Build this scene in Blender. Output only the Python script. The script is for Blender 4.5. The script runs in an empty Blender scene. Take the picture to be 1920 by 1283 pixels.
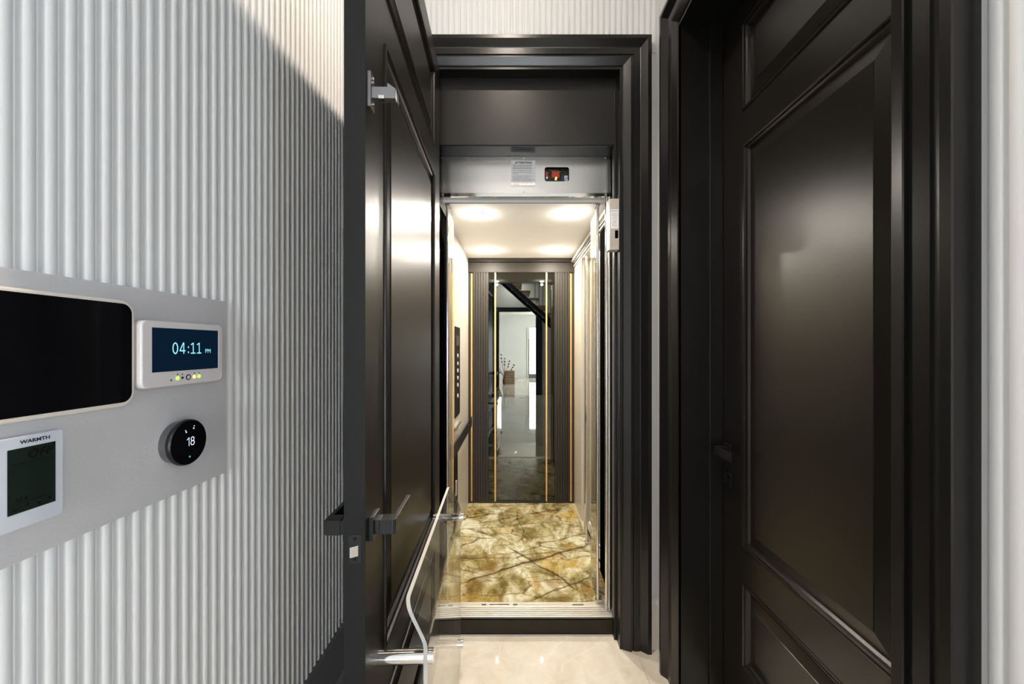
import bpy, math, random
from mathutils import Vector
random.seed(7)
scn = bpy.context.scene
COL = scn.collection

# ------------------------------------------------------------------ camera
F_PX = 746.67
cam_d = bpy.data.cameras.new('camera')
cam_d.sensor_width = 36.0
cam_d.lens = F_PX / 1920 * 36.0
cam_d.shift_x = -6 / 1920
cam_d.shift_y = 8.5 / 1920
cam_d.clip_start = 0.01
cam = bpy.data.objects.new('camera', cam_d)
COL.objects.link(cam)
cam.location = (0, 0, 1.45)
cam.rotation_euler = (math.pi / 2, 0, 0)
scn.camera = cam

# ------------------------------------------------------------------ world, exposure
w = bpy.data.worlds.new('world')
scn.world = w
w.use_nodes = True
w.node_tree.nodes['Background'].inputs[0].default_value = (0.75, 0.87, 1.0, 1)
w.node_tree.nodes['Background'].inputs[1].default_value = 1.4
scn.view_settings.view_transform = 'Standard'
scn.view_settings.look = 'None'
scn.view_settings.exposure = 0.10
scn.view_settings.gamma = 1.0
scn.view_settings.use_curve_mapping = False
scn.cycles.use_denoising = True
scn.cycles.max_bounces = 10
scn.cycles.diffuse_bounces = 5
scn.cycles.glossy_bounces = 6
scn.cycles.transparent_max_bounces = 16
scn.cycles.sample_clamp_indirect = 8.0

def area_light(name, loc, rot, sx, sy, watts, col, shape='RECTANGLE', spread=math.pi):
    d = bpy.data.lights.new(name, 'AREA')
    d.shape = shape
    d.size = sx
    d.size_y = sy
    d.energy = watts
    d.color = col
    d.spread = spread
    o = bpy.data.objects.new(name, d)
    COL.objects.link(o)
    o.location = loc
    o.rotation_euler = rot
    return o

# daylight through the far room's glazed door, plus two side windows added for light
DAY = (0.84, 0.92, 1.0)
area_light('added_hall_daylight', (2.95, -0.75, 1.65), (0, math.radians(90), 0), 2.1, 1.9, 40, DAY)  # unseen side source, added to light the fluted left wall
area_light('daylight_room', (1.1, -11.25, 1.25), (math.radians(90), 0, 0), 0.9, 2.1, 380, DAY)
area_light('added_room_daylight', (2.95, -8.2, 1.5), (0, math.radians(90), 0), 2.2, 4.0, 1250, DAY)  # unseen side source, added to brighten the far room

# ------------------------------------------------------------------ materials
MATS = {}
def mat(name, col, rough=0.5, metal=0.0, bump=None, emit=None, estr=0.0, vary=None, coat=0.0, spec=0.5):
    m = bpy.data.materials.new(name)
    m.use_nodes = True
    nt = m.node_tree
    b = nt.nodes['Principled BSDF']
    b.inputs['Base Color'].default_value = (*col, 1)
    b.inputs['Roughness'].default_value = rough
    b.inputs['Metallic'].default_value = metal
    b.inputs['Coat Weight'].default_value = coat
    b.inputs['Specular IOR Level'].default_value = spec
    if emit:
        b.inputs['Emission Color'].default_value = (*emit, 1)
        b.inputs['Emission Strength'].default_value = estr
    tc = nt.nodes.new('ShaderNodeTexCoord')
    if vary:
        sc, amt = vary
        n = nt.nodes.new('ShaderNodeTexNoise')
        n.inputs['Scale'].default_value = sc
        n.inputs['Detail'].default_value = 5
        nt.links.new(tc.outputs['Object'], n.inputs['Vector'])
        r = nt.nodes.new('ShaderNodeMixRGB')
        r.inputs[1].default_value = (*[c * (1 - amt) for c in col], 1)
        r.inputs[2].default_value = (*[min(1, c * (1 + amt)) for c in col], 1)
        nt.links.new(n.outputs['Fac'], r.inputs[0])
        nt.links.new(r.outputs[0], b.inputs['Base Color'])
    if bump:
        sc, st = bump[0], bump[1]
        n = nt.nodes.new('ShaderNodeTexNoise')
        n.inputs['Scale'].default_value = sc
        n.inputs['Detail'].default_value = 3
        if len(bump) > 2:
            mp = nt.nodes.new('ShaderNodeMapping')
            mp.inputs['Scale'].default_value = bump[2]
            nt.links.new(tc.outputs['Object'], mp.inputs['Vector'])
            nt.links.new(mp.outputs[0], n.inputs['Vector'])
        else:
            nt.links.new(tc.outputs['Object'], n.inputs['Vector'])
        bp = nt.nodes.new('ShaderNodeBump')
        bp.inputs['Strength'].default_value = st
        bp.inputs['Distance'].default_value = 0.002
        nt.links.new(n.outputs['Fac'], bp.inputs['Height'])
        nt.links.new(bp.outputs[0], b.inputs['Normal'])
    MATS[name] = m
    return m

mat('white_paint', (0.80, 0.80, 0.80), 0.55, bump=(220, 0.12), vary=(9, 0.02))
mat('plate_paint', (0.60, 0.59, 0.60), 0.5, bump=(260, 0.15), vary=(12, 0.03))
mat('ceiling_paint', (0.82, 0.81, 0.79), 0.7, bump=(180, 0.08))
mat('black_lacquer', (0.0095, 0.0078, 0.0068), 0.27, bump=(650, 0.10), vary=(3, 0.08), spec=0.42)
mat('satin_black', (0.0095, 0.0078, 0.0066), 0.37, bump=(650, 0.12), vary=(3, 0.08), spec=0.28)
mat('infill_lacquer', (0.0085, 0.0074, 0.0060), 0.33, bump=(650, 0.12), vary=(3, 0.08))
mat('black_trim', (0.0080, 0.0075, 0.0072), 0.28, bump=(500, 0.08), vary=(4, 0.08), spec=0.5)
mat('charcoal_edge', (0.006, 0.006, 0.0063), 0.6, bump=(500, 0.1), vary=(10, 0.15), spec=0.3)
mat('charcoal_base', (0.22, 0.22, 0.235), 0.4, vary=(5, 0.1))
mat('black_matte', (0.004, 0.004, 0.0045), 0.65, vary=(6, 0.1), spec=0.2)
mat('black_metal', (0.010, 0.010, 0.011), 0.34, metal=0.2, bump=(400, 0.05))
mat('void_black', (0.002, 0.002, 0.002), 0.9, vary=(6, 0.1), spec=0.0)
mat('black_gloss', (0.004, 0.004, 0.005), 0.08, vary=(5, 0.1))
mat('dark_riser', (0.026, 0.019, 0.011), 0.5, bump=(40, 0.25, (1, 8, 8)), vary=(14, 0.4), spec=0.2)
mat('steel', (0.58, 0.57, 0.55), 0.24, metal=1.0, bump=(60, 0.06, (1, 30, 30)))
mat('steel_sill', (0.82, 0.77, 0.68), 0.36, metal=0.7, bump=(60, 0.06, (1, 30, 30)))
mat('chrome', (0.80, 0.79, 0.77), 0.10, metal=1.0, vary=(30, 0.03))
mat('grey_metal', (0.20, 0.20, 0.21), 0.35, metal=0.8, vary=(30, 0.1))
mat('dark_steel', (0.055, 0.058, 0.066), 0.18, metal=0.7, vary=(8, 0.1))
mat('gold', (0.62, 0.36, 0.12), 0.35, metal=0.75, vary=(20, 0.05))
mat('cream_panel', (0.55, 0.51, 0.43), 0.38, bump=(140, 0.05), vary=(6, 0.03))
mat('cream_ceiling', (0.92, 0.92, 0.93), 0.85, vary=(4, 0.02), spec=0.2)
mat('brown_rib', (0.026, 0.021, 0.015), 0.5, bump=(300, 0.1), vary=(20, 0.12), spec=0.3)
mat('beige_box', (0.52, 0.48, 0.42), 0.45, bump=(200, 0.1))
mat('paper_white', (0.90, 0.90, 0.91), 0.5, vary=(30, 0.02))
mat('ink', (0.02, 0.02, 0.022), 0.6, vary=(30, 0.1))
mat('plastic_white', (0.74, 0.70, 0.70), 0.35, bump=(300, 0.06))
mat('plastic_cream', (0.78, 0.72, 0.64), 0.4, bump=(300, 0.06))
mat('plastic_blue_white', (0.62, 0.65, 0.72), 0.3, bump=(300, 0.06))
mat('lcd_green', (0.010, 0.018, 0.014), 0.25, vary=(40, 0.2))
mat('lcd_ink', (0.002, 0.003, 0.003), 0.4, vary=(40, 0.2))
mat('screen_blue', (0.003, 0.010, 0.022), 0.3, emit=(0.0007, 0.0055, 0.015), estr=1.0, vary=(12, 0.1))
mat('digit_cyan', (0.1, 0.3, 0.35), 0.4, emit=(0.35, 0.85, 0.92), estr=0.9)
mat('digit_white', (0.3, 0.35, 0.4), 0.4, emit=(0.75, 0.88, 1.0), estr=0.9)
mat('led_green', (0.2, 0.5, 0.05), 0.4, emit=(0.45, 1.0, 0.08), estr=1.6)
mat('led_orange', (0.6, 0.3, 0.05), 0.4, emit=(1.0, 0.55, 0.15), estr=2.0)
mat('led_dim_green', (0.05, 0.3, 0.1), 0.4, emit=(0.08, 0.5, 0.2), estr=0.8)
mat('led_amber', (0.7, 0.4, 0.1), 0.4, emit=(1.0, 0.6, 0.15), estr=3.0)
mat('relay_red', (0.30, 0.02, 0.01), 0.4, emit=(0.6, 0.06, 0.01), estr=0.25)
mat('board_green', (0.008, 0.014, 0.010), 0.5, vary=(60, 0.4))
mat('part_blue', (0.03, 0.08, 0.25), 0.5, vary=(40, 0.1))
mat('button_white', (0.8, 0.8, 0.78), 0.3, emit=(1, 1, 0.95), estr=0.35)
mat('lamp_warm', (1, 1, 1), 0.5, emit=(1.0, 0.87, 0.66), estr=60.0)
mat('lamp_neutral', (1, 1, 1), 0.5, emit=(1.0, 0.90, 0.78), estr=40.0)
mat('lamp_room', (1, 1, 1), 0.5, emit=(1.0, 0.95, 0.88), estr=8.0)
mat('tread_wood', (0.36, 0.24, 0.14), 0.45, bump=(30, 0.2, (1, 10, 10)), vary=(8, 0.2))
mat('stair_steel', (0.012, 0.016, 0.028), 0.35, vary=(5, 0.1))
mat('crate_wood', (0.36, 0.25, 0.17), 0.6, bump=(30, 0.3, (1, 10, 1)), vary=(10, 0.25))
mat('branch_brown', (0.10, 0.045, 0.03), 0.7, vary=(20, 0.2))
mat('navy_frame', (0.010, 0.014, 0.024), 0.35, vary=(5, 0.1))
mat('blind_fabric', (0.55, 0.60, 0.66), 0.8, vary=(60, 0.05))
mat('skirting_white', (0.78, 0.75, 0.70), 0.45, vary=(10, 0.03))
mat('grout', (0.50, 0.45, 0.38), 0.7, vary=(60, 0.1))

def mirror_mat():
    m = bpy.data.materials.new('tinted_mirror')
    m.use_nodes = True
    b = m.node_tree.nodes['Principled BSDF']
    b.inputs['Base Color'].default_value = (0.085, 0.085, 0.072, 1)
    b.inputs['Metallic'].default_value = 1.0
    b.inputs['Roughness'].default_value = 0.0
    MATS['tinted_mirror'] = m
mirror_mat()

def clear_mat(name, tint, glossmix, frost=0.0, frostcol=(0.8, 0.8, 0.75)):
    # clear sheet: mostly see-through, with a Fresnel reflection and a little haze
    m = bpy.data.materials.new(name)
    m.use_nodes = True
    nt = m.node_tree
    nt.nodes.remove(nt.nodes['Principled BSDF'])
    out = nt.nodes['Material Output']
    tr = nt.nodes.new('ShaderNodeBsdfTransparent'); tr.inputs[0].default_value = (*tint, 1)
    gl = nt.nodes.new('ShaderNodeBsdfGlossy'); gl.inputs['Roughness'].default_value = 0.03
    gl.inputs['Color'].default_value = (1, 1, 1, 1)
    fr = nt.nodes.new('ShaderNodeFresnel'); fr.inputs['IOR'].default_value = glossmix
    mx = nt.nodes.new('ShaderNodeMixShader')
    nt.links.new(fr.outputs[0], mx.inputs[0])
    nt.links.new(tr.outputs[0], mx.inputs[1])
    nt.links.new(gl.outputs[0], mx.inputs[2])
    last = mx
    if frost > 0:
        df = nt.nodes.new('ShaderNodeBsdfDiffuse'); df.inputs[0].default_value = (*frostcol, 1)
        m2 = nt.nodes.new('ShaderNodeMixShader'); m2.inputs[0].default_value = frost
        nt.links.new(mx.outputs[0], m2.inputs[1]); nt.links.new(df.outputs[0], m2.inputs[2])
        last = m2
    nt.links.new(last.outputs[0], out.inputs[0])
    MATS[name] = m
clear_mat('acrylic', (0.97, 0.98, 0.97), 1.45, 0.02)
clear_mat('acrylic_edge', (0.85, 0.88, 0.85), 1.5, 0.55, (0.9, 0.9, 0.86))
clear_mat('gate_glass', (0.80, 0.77, 0.70), 1.6, 0.10, (0.6, 0.55, 0.45))
clear_mat('window_glass', (0.95, 0.98, 1.0), 1.45)

def ramp(nt, fac, stops):
    r = nt.nodes.new('ShaderNodeValToRGB')
    e = r.color_ramp.elements
    while len(e) < len(stops):
        e.new(0.5)
    for el, (p, c) in zip(e, stops):
        el.position = p
        el.color = (*c, 1)
    nt.links.new(fac, r.inputs[0])
    return r.outputs[0]

def noise(nt, vec, scale, detail=6, dist=0.0, rough=0.55):
    n = nt.nodes.new('ShaderNodeTexNoise')
    n.inputs['Scale'].default_value = scale
    n.inputs['Detail'].default_value = detail
    n.inputs['Distortion'].default_value = dist
    n.inputs['Roughness'].default_value = rough
    nt.links.new(vec, n.inputs['Vector'])
    return n.outputs['Fac']

def mixc(nt, fac, a, b, mode='MIX'):
    m = nt.nodes.new('ShaderNodeMixRGB')
    m.blend_type = mode
    for i, v in ((0, fac), (1, a), (2, b)):
        if isinstance(v, tuple):
            m.inputs[i].default_value = (*v, 1)
        elif isinstance(v, (int, float)):
            m.inputs[i].default_value = v
        else:
            nt.links.new(v, m.inputs[i])
    return m.outputs[0]

def math_n(nt, op, a, b=None):
    m = nt.nodes.new('ShaderNodeMath'); m.operation = op
    for i, v in ((0, a), (1, b)):
        if v is None: continue
        if isinstance(v, (int, float)): m.inputs[i].default_value = v
        else: nt.links.new(v, m.inputs[i])
    return m.outputs[0]

def warp(nt, vec, scale, amt):
    n = nt.nodes.new('ShaderNodeTexNoise')
    n.inputs['Scale'].default_value = scale
    n.inputs['Detail'].default_value = 4
    nt.links.new(vec, n.inputs['Vector'])
    v = nt.nodes.new('ShaderNodeVectorMath'); v.operation = 'SCALE'
    nt.links.new(n.outputs['Color'], v.inputs[0]); v.inputs['Scale'].default_value = amt
    a = nt.nodes.new('ShaderNodeVectorMath'); a.operation = 'ADD'
    nt.links.new(vec, a.inputs[0]); nt.links.new(v.outputs[0], a.inputs[1])
    return a.outputs[0]

def mapping(nt, vec, scale=(1, 1, 1), rot=(0, 0, 0), loc=(0, 0, 0)):
    mp = nt.nodes.new('ShaderNodeMapping')
    mp.inputs['Scale'].default_value = scale
    mp.inputs['Rotation'].default_value = rot
    mp.inputs['Location'].default_value = loc
    nt.links.new(vec, mp.inputs['Vector'])
    return mp.outputs[0]

def onyx():
    m = bpy.data.materials.new('onyx_marble'); m.use_nodes = True
    nt = m.node_tree; b = nt.nodes['Principled BSDF']
    tc = nt.nodes.new('ShaderNodeTexCoord')
    v = tc.outputs['Object']
    vr = mapping(nt, v, (1.5, 0.95, 1), (0, 0, math.radians(-28)), (0.4, 0.9, 0))
    f1 = noise(nt, vr, 4.2, 9, 0.9, 0.62)
    base = ramp(nt, f1, [(0.28, (0.070, 0.052, 0.016)), (0.41, (0.205, 0.16, 0.055)), (0.51, (0.42, 0.37, 0.20)), (0.64, (0.66, 0.63, 0.48))])
    f2 = noise(nt, mapping(nt, v, loc=(3.1, 1.7, 0)), 3.3, 6, 0.6)
    amber = ramp(nt, f2, [(0.52, (0, 0, 0)), (0.66, (1, 1, 1))])
    base = mixc(nt, math_n(nt, 'MULTIPLY', amber, 0.55), base, (0.55, 0.36, 0.08))
    f2b = noise(nt, mapping(nt, v, loc=(7.7, 4.1, 0)), 2.6, 5, 0.4)
    rust = ramp(nt, f2b, [(0.60, (0, 0, 0)), (0.70, (1, 1, 1))])
    base = mixc(nt, math_n(nt, 'MULTIPLY', rust, 0.55), base, (0.36, 0.15, 0.025))
    f3 = noise(nt, vr, 16, 8, 1.2, 0.7)
    cloud = ramp(nt, f3, [(0.36, (0.50, 0.46, 0.30)), (0.52, (1, 1, 1))])
    base = mixc(nt, 0.75, base, mixc(nt, 1.0, base, cloud, 'MULTIPLY'))
    # long diagonal cracks plus a finer net of veins
    def veins(scale, ang, sq, wid, warp_amt, strength, col, loc):
        nonlocal base
        vv = warp(nt, mapping(nt, v, sq, (0, 0, math.radians(ang)), loc), 3.0, warp_amt)
        vo = nt.nodes.new('ShaderNodeTexVoronoi'); vo.feature = 'DISTANCE_TO_EDGE'
        vo.inputs['Scale'].default_value = scale
        nt.links.new(vv, vo.inputs['Vector'])
        line = ramp(nt, vo.outputs['Distance'], [(0.0, (1, 1, 1)), (wid, (0, 0, 0))])
        br = ramp(nt, noise(nt, mapping(nt, v, loc=(loc[0] + 5, 0, 0)), 3.0, 3), [(0.38, (0.1, 0.1, 0.1)), (0.52, (1, 1, 1))])
        k = math_n(nt, 'MULTIPLY', math_n(nt, 'MULTIPLY', line, br), strength)
        base = mixc(nt, k, base, col)
    veins(2.3, 30, (0.8, 2.0, 1), 0.030, 0.16, 0.92, (0.060, 0.040, 0.015), (0.3, 0.2, 0))
    veins(2.6, -50, (0.8, 2.4, 1), 0.024, 0.18, 0.85, (0.09, 0.055, 0.018), (1.3, 4.2, 0))
    veins(7.0, 20, (1, 1.6, 1), 0.05, 0.30, 0.55, (0.15, 0.10, 0.035), (2.3, 0.7, 0))
    # long single cracks crossing the slab
    sep = nt.nodes.new('ShaderNodeSeparateXYZ')
    nt.links.new(warp(nt, warp(nt, v, 5.0, 0.10), 22.0, 0.016), sep.inputs[0])
    def crack(p0, p1, wid, strength, col):
        nonlocal base
        p0 = (p0[0] + 0.058, p0[1] + 0.058); p1 = (p1[0] + 0.058, p1[1] + 0.058)
        dx, dy = p1[0] - p0[0], p1[1] - p0[1]
        L = math.hypot(dx, dy); dx /= L; dy /= L
        X, Y = sep.outputs[0], sep.outputs[1]
        along = math_n(nt, 'ADD', math_n(nt, 'ADD', math_n(nt, 'MULTIPLY', X, dx), math_n(nt, 'MULTIPLY', Y, dy)), -(p0[0] * dx + p0[1] * dy))
        off = math_n(nt, 'ABSOLUTE', math_n(nt, 'ADD', math_n(nt, 'ADD', math_n(nt, 'MULTIPLY', X, -dy), math_n(nt, 'MULTIPLY', Y, dx)), p0[0] * dy - p0[1] * dx))
        core = ramp(nt, math_n(nt, 'DIVIDE', off, wid), [(0.25, (1, 1, 1)), (1.0, (0, 0, 0))])
        ends = ramp(nt, math_n(nt, 'DIVIDE', along, L), [(0.0, (0, 0, 0)), (0.08, (1, 1, 1)), (0.90, (1, 1, 1)), (1.0, (0, 0, 0))])
        base = mixc(nt, math_n(nt, 'MULTIPLY', math_n(nt, 'MULTIPLY', core, ends), strength), base, col)
    D1, D2 = (0.050, 0.036, 0.012), (0.16, 0.085, 0.018)
    crack((-0.34, 2.28), (0.55, 2.76), 0.040, 0.35, D2)
    crack((-0.34, 2.28), (0.55, 2.76), 0.012, 0.90, D1)
    crack((-0.05, 2.70), (0.38, 2.20), 0.011, 0.85, D1)
    crack((0.08, 2.11), (0.50, 2.39), 0.010, 0.80, D1)
    crack((-0.38, 2.52), (0.10, 2.66), 0.008, 0.60, D1)
    crack((-0.28, 2.12), (-0.05, 2.62), 0.050, 0.45, D2)
    crack((0.02, 3.30), (0.06, 2.75), 0.009, 0.65, D1)
    crack((0.15, 2.35), (0.30, 2.12), 0.030, 0.40, D2)
    crack((-0.30, 3.05), (0.40, 3.35), 0.010, 0.60, D1)
    nt.links.new(base, b.inputs['Base Color'])
    b.inputs['Roughness'].default_value = 0.14
    MATS['onyx_marble'] = m
onyx()

def beige_marble():
    m = bpy.data.materials.new('beige_marble'); m.use_nodes = True
    nt = m.node_tree; b = nt.nodes['Principled BSDF']
    tc = nt.nodes.new('ShaderNodeTexCoord')
    gm = nt.nodes.new('ShaderNodeNewGeometry')
    v = gm.outputs['Position']
    f = noise(nt, v, 2.6, 8, 0.8, 0.6)
    base = ramp(nt, f, [(0.33, (0.58, 0.52, 0.43)), (0.50, (0.68, 0.625, 0.53)), (0.68, (0.75, 0.70, 0.62))])
    f2 = noise(nt, v, 9, 8, 1.0, 0.65)
    base = mixc(nt, 0.25, base, ramp(nt, f2, [(0.35, (0.45, 0.37, 0.26)), (0.6, (0.70, 0.65, 0.57))]))
    vv = warp(nt, mapping(nt, v, (1, 3.0, 1), (0, 0, 1.1)), 1.6, 0.14)
    vo = nt.nodes.new('ShaderNodeTexVoronoi'); vo.feature = 'DISTANCE_TO_EDGE'
    vo.inputs['Scale'].default_value = 1.9
    nt.links.new(vv, vo.inputs['Vector'])
    line = ramp(nt, vo.outputs['Distance'], [(0.0, (1, 1, 1)), (0.007, (0, 0, 0))])
    base = mixc(nt, math_n(nt, 'MULTIPLY', line, 0.35), base, (0.80, 0.76, 0.68))
    nt.links.new(base, b.inputs['Base Color'])
    b.inputs['Roughness'].default_value = 0.035
    MATS['beige_marble'] = m
beige_marble()

# ------------------------------------------------------------------ mesh helpers
class MB:
    def __init__(s):
        s.v, s.f = [], []
    def add(s, vs, fs):
        n = len(s.v)
        s.v += [tuple(p) for p in vs]
        s.f += [tuple(i + n for i in f) for f in fs]
        return s
    def box(s, x0, x1, y0, y1, z0, z1):
        return s.add([(x0, y0, z0), (x1, y0, z0), (x1, y1, z0), (x0, y1, z0), (x0, y0, z1), (x1, y0, z1), (x1, y1, z1), (x0, y1, z1)],
                     [(0, 3, 2, 1), (4, 5, 6, 7), (0, 1, 5, 4), (1, 2, 6, 5), (2, 3, 7, 6), (3, 0, 4, 7)])
    def prism(s, poly, axis, a0, a1):
        # poly: 2-D points in the plane of the two other axes (in x<y<z order), extruded along axis
        n = len(poly)
        def P(p, a):
            return {'x': (a, p[0], p[1]), 'y': (p[0], a, p[1]), 'z': (p[0], p[1], a)}[axis]
        vs = [P(p, a0) for p in poly] + [P(p, a1) for p in poly]
        fs = [tuple(range(n)), tuple(range(2 * n - 1, n - 1, -1))]
        fs += [(i, i + n, (i + 1) % n + n, (i + 1) % n) for i in range(n)]
        return s.add(vs, fs)
    def cyl(s, p0, p1, r, n=16, r2=None):
        p0, p1 = Vector(p0), Vector(p1)
        r2 = r if r2 is None else r2
        d = (p1 - p0).normalized()
        u = d.orthogonal().normalized()
        t = d.cross(u)
        vs = []
        for p, rr in ((p0, r), (p1, r2)):
            for i in range(n):
                a = 2 * math.pi * i / n
                vs.append(p + (u * math.cos(a) + t * math.sin(a)) * rr)
        fs = [tuple(range(n - 1, -1, -1)), tuple(range(n, 2 * n))]
        fs += [(i, (i + 1) % n, (i + 1) % n + n, i + n) for i in range(n)]
        return s.add(vs, fs)
    def lathe(s, c, axis, prof, n=32):
        # prof: (radius, offset along axis)
        c = Vector(c); d = Vector(axis).normalized(); u = d.orthogonal().normalized(); t = d.cross(u)
        vs, fs = [], []
        for r, o in prof:
            for i in range(n):
                a = 2 * math.pi * i / n
                vs.append(c + d * o + (u * math.cos(a) + t * math.sin(a)) * r)
        m = len(prof)
        for k in range(m - 1):
            for i in range(n):
                j = (i + 1) % n
                fs.append((k * n + i, k * n + j, (k + 1) * n + j, (k + 1) * n + i))
        fs.append(tuple(range(n - 1, -1, -1)))
        fs.append(tuple((m - 1) * n + i for i in range(n)))
        return s.add(vs, fs)
    def mesh(s, name):
        import bmesh
        me = bpy.data.meshes.new(name)
        me.from_pydata(s.v, [], s.f)
        bm = bmesh.new(); bm.from_mesh(me)
        bmesh.ops.recalc_face_normals(bm, faces=bm.faces)
        bm.to_mesh(me); bm.free()
        return me
    def build(s, name, m, parent=None, bevel=0.0, smooth=False, seg=2):
        me = s.mesh(name)
        me.materials.append(MATS[m])
        o = bpy.data.objects.new(name, me)
        COL.objects.link(o)
        if parent: o.parent = parent
        if smooth:
            for p in me.polygons: p.use_smooth = True
            md = None
            try:
                me.set_sharp_from_angle(angle=math.radians(38))
            except Exception:
                pass
        if bevel:
            md = o.modifiers.new('bevel', 'BEVEL')
            md.width = bevel; md.segments = seg; md.limit_method = 'ANGLE'
            md.harden_normals = False
        return o

def tag(o, label=None, cat=None, group=None, kind=None):
    if label: o['label'] = label
    if cat: o['category'] = cat
    if group: o['group'] = group
    if kind: o['kind'] = kind
    return o

def empty(name, loc=(0, 0, 0), rz=0.0, label=None, cat=None, group=None, kind=None):
    o = bpy.data.objects.new(name, None)
    o.empty_display_size = 0.05
    COL.objects.link(o)
    o.location = loc
    o.rotation_euler = (0, 0, rz)
    return tag(o, label, cat, group, kind)

def copy_of(o, loc, parent=None):
    c = o.copy()
    COL.objects.link(c)
    c.location = loc
    c.parent = parent
    return c

def box(name, m, x0, x1, y0, y1, z0, z1, parent=None, bevel=0.0):
    return MB().box(x0, x1, y0, y1, z0, z1).build(name, m, parent, bevel)

def rrect(x0, x1, z0, z1, r, n=6):
    pts = []
    for cx, cz, a0 in ((x1 - r, z1 - r, 0), (x0 + r, z1 - r, 90), (x0 + r, z0 + r, 180), (x1 - r, z0 + r, 270)):
        for i in range(n + 1):
            a = math.radians(a0 + 90 * i / n)
            pts.append((cx + r * math.cos(a), cz + r * math.sin(a)))
    return pts

def text(name, body, size, m, parent, loc, align='CENTER', rot=(math.pi / 2, 0, 0), sx=1.0, bold=0.0, spacing=1.0, shear=0.0):
    cu = bpy.data.curves.new(name, 'FONT')
    cu.body = body
    cu.size = size
    cu.align_x = align
    cu.align_y = 'CENTER'
    cu.resolution_u = 2
    cu.offset = bold
    cu.space_line = spacing
    cu.shear = shear
    tmp = bpy.data.objects.new(name, cu)
    COL.objects.link(tmp)
    dg = bpy.context.evaluated_depsgraph_get()
    dg.update()
    me = bpy.data.meshes.new_from_object(tmp.evaluated_get(dg))
    bpy.data.objects.remove(tmp)
    me.name = name
    me.materials.clear()
    me.materials.append(MATS[m])
    o = bpy.data.objects.new(name, me)
    COL.objects.link(o)
    o.parent = parent
    o.location = loc
    o.rotation_euler = rot
    o.scale = (sx, 1, 1)
    return o

def strokes(name, glyphs, h, wgt, m, parent, loc, adv):
    # glyphs: string of 0 1 4 8 : drawn as strokes in local x-z, facing -y
    def arc(cx, cz, rx, rz, a0, a1, n=20):
        return [(cx + rx * math.cos(math.radians(a0 + (a1 - a0) * i / n)), cz + rz * math.sin(math.radians(a0 + (a1 - a0) * i / n))) for i in range(n + 1)]
    G = {'0': [arc(.29, .5, .26, .5, 0, 360)], '1': [[(.08, .86), (.33, 1.0), (.33, 0)], [(.08, 0), (.56, 0)]], 'i': [[(.06, .80), (.36, 1.0), (.36, 0)]],
         '4': [[(.45, 0), (.45, 1.0), (.40, 1.0), (.03, .30), (.03, .25), (.60, .25)]], '8': [arc(.29, .76, .22, .24, 0, 360), arc(.29, .26, .27, .26, 0, 360)],
         ':': [[(.16, .05), (.16, .15)], [(.16, .55), (.16, .65)]]}
    b = MB(); x = 0.0
    wide = sum(adv.get(g, .66) for g in glyphs) * h
    x = -wide / 2
    for g in glyphs:
        for pl in G[g]:
            for (p, q) in zip(pl[:-1], pl[1:]):
                p_, q_ = Vector((p[0] * h, 0, p[1] * h)), Vector((q[0] * h, 0, q[1] * h))
                d = (q_ - p_).normalized(); nrm = Vector((-d.z, 0, d.x)) * wgt / 2
                e = d * wgt * 0.42
                o_ = Vector((x, 0, -h / 2))
                vs = [o_ + p_ - e - nrm, o_ + q_ + e - nrm, o_ + q_ + e + nrm, o_ + p_ - e + nrm]
                b.add(vs, [(0, 1, 2, 3)])
        x += adv.get(g, .66) * h
    me = bpy.data.meshes.new(name); me.from_pydata(b.v, [], b.f); me.materials.append(MATS[m])
    o = bpy.data.objects.new(name, me); COL.objects.link(o); o.parent = parent; o.location = loc
    return o

# ------------------------------------------------------------------ dimensions (metres, z = 0 at the hall floor)
XL, XR = -0.632, 0.685         # faces of the hall side walls
YE = 1.915                     # face of the end wall with the lift doorway
CEIL = 3.50
CAB_Z = 0.09                   # cab floor stands one low step above the hall floor
CAB_TOP = 2.216
CAB_L, CAB_R, CAB_F, CAB_B = -0.4085, 0.515, 2.118, 3.466
OPL, OPR, OPT = -0.420, 0.513, 2.790   # lift doorway

# ------------------------------------------------------------------ setting: hall floor, ceiling, walls
fl = tag(box('floor', 'grout', -3.2, 3.2, -11.6, 2.003, -0.10, -0.004), 'polished beige marble floor of the hall', None, None, 'structure')
TS = 0.90
def tile_mesh(x0, x1, y0, y1):
    return MB().box(x0 + 0.0008, x1 - 0.0008, y0 + 0.0008, y1 - 0.0008, -0.004, 0.0)
for i in range(-3, 4):
    for j in range(-9, 3):
        x0, y0 = 0.578 + (i - 1) * TS, 1.62 + (j - 1) * TS - 0.5
        x1, y1 = x0 + TS, min(y0 + TS, 2.003)
        if y0 >= 2.0 or x0 > 2.9 or x1 < -2.9: continue
        t = tile_mesh(max(x0, -3.2), min(x1, 3.2), y0, y1).build('tile', 'beige_marble', fl)
box('far_floor_slab', 'beige_marble', -3.2, 3.2, -11.6, 1.12 - 10 * TS, -0.004, 0.0, fl)

tag(MB().box(-0.75, 3.2, -5.0, YE + 0.12, CEIL, CEIL + 0.1).build('ceiling', 'ceiling_paint'), 'white ceiling of the hall', None, None, 'structure')

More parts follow.
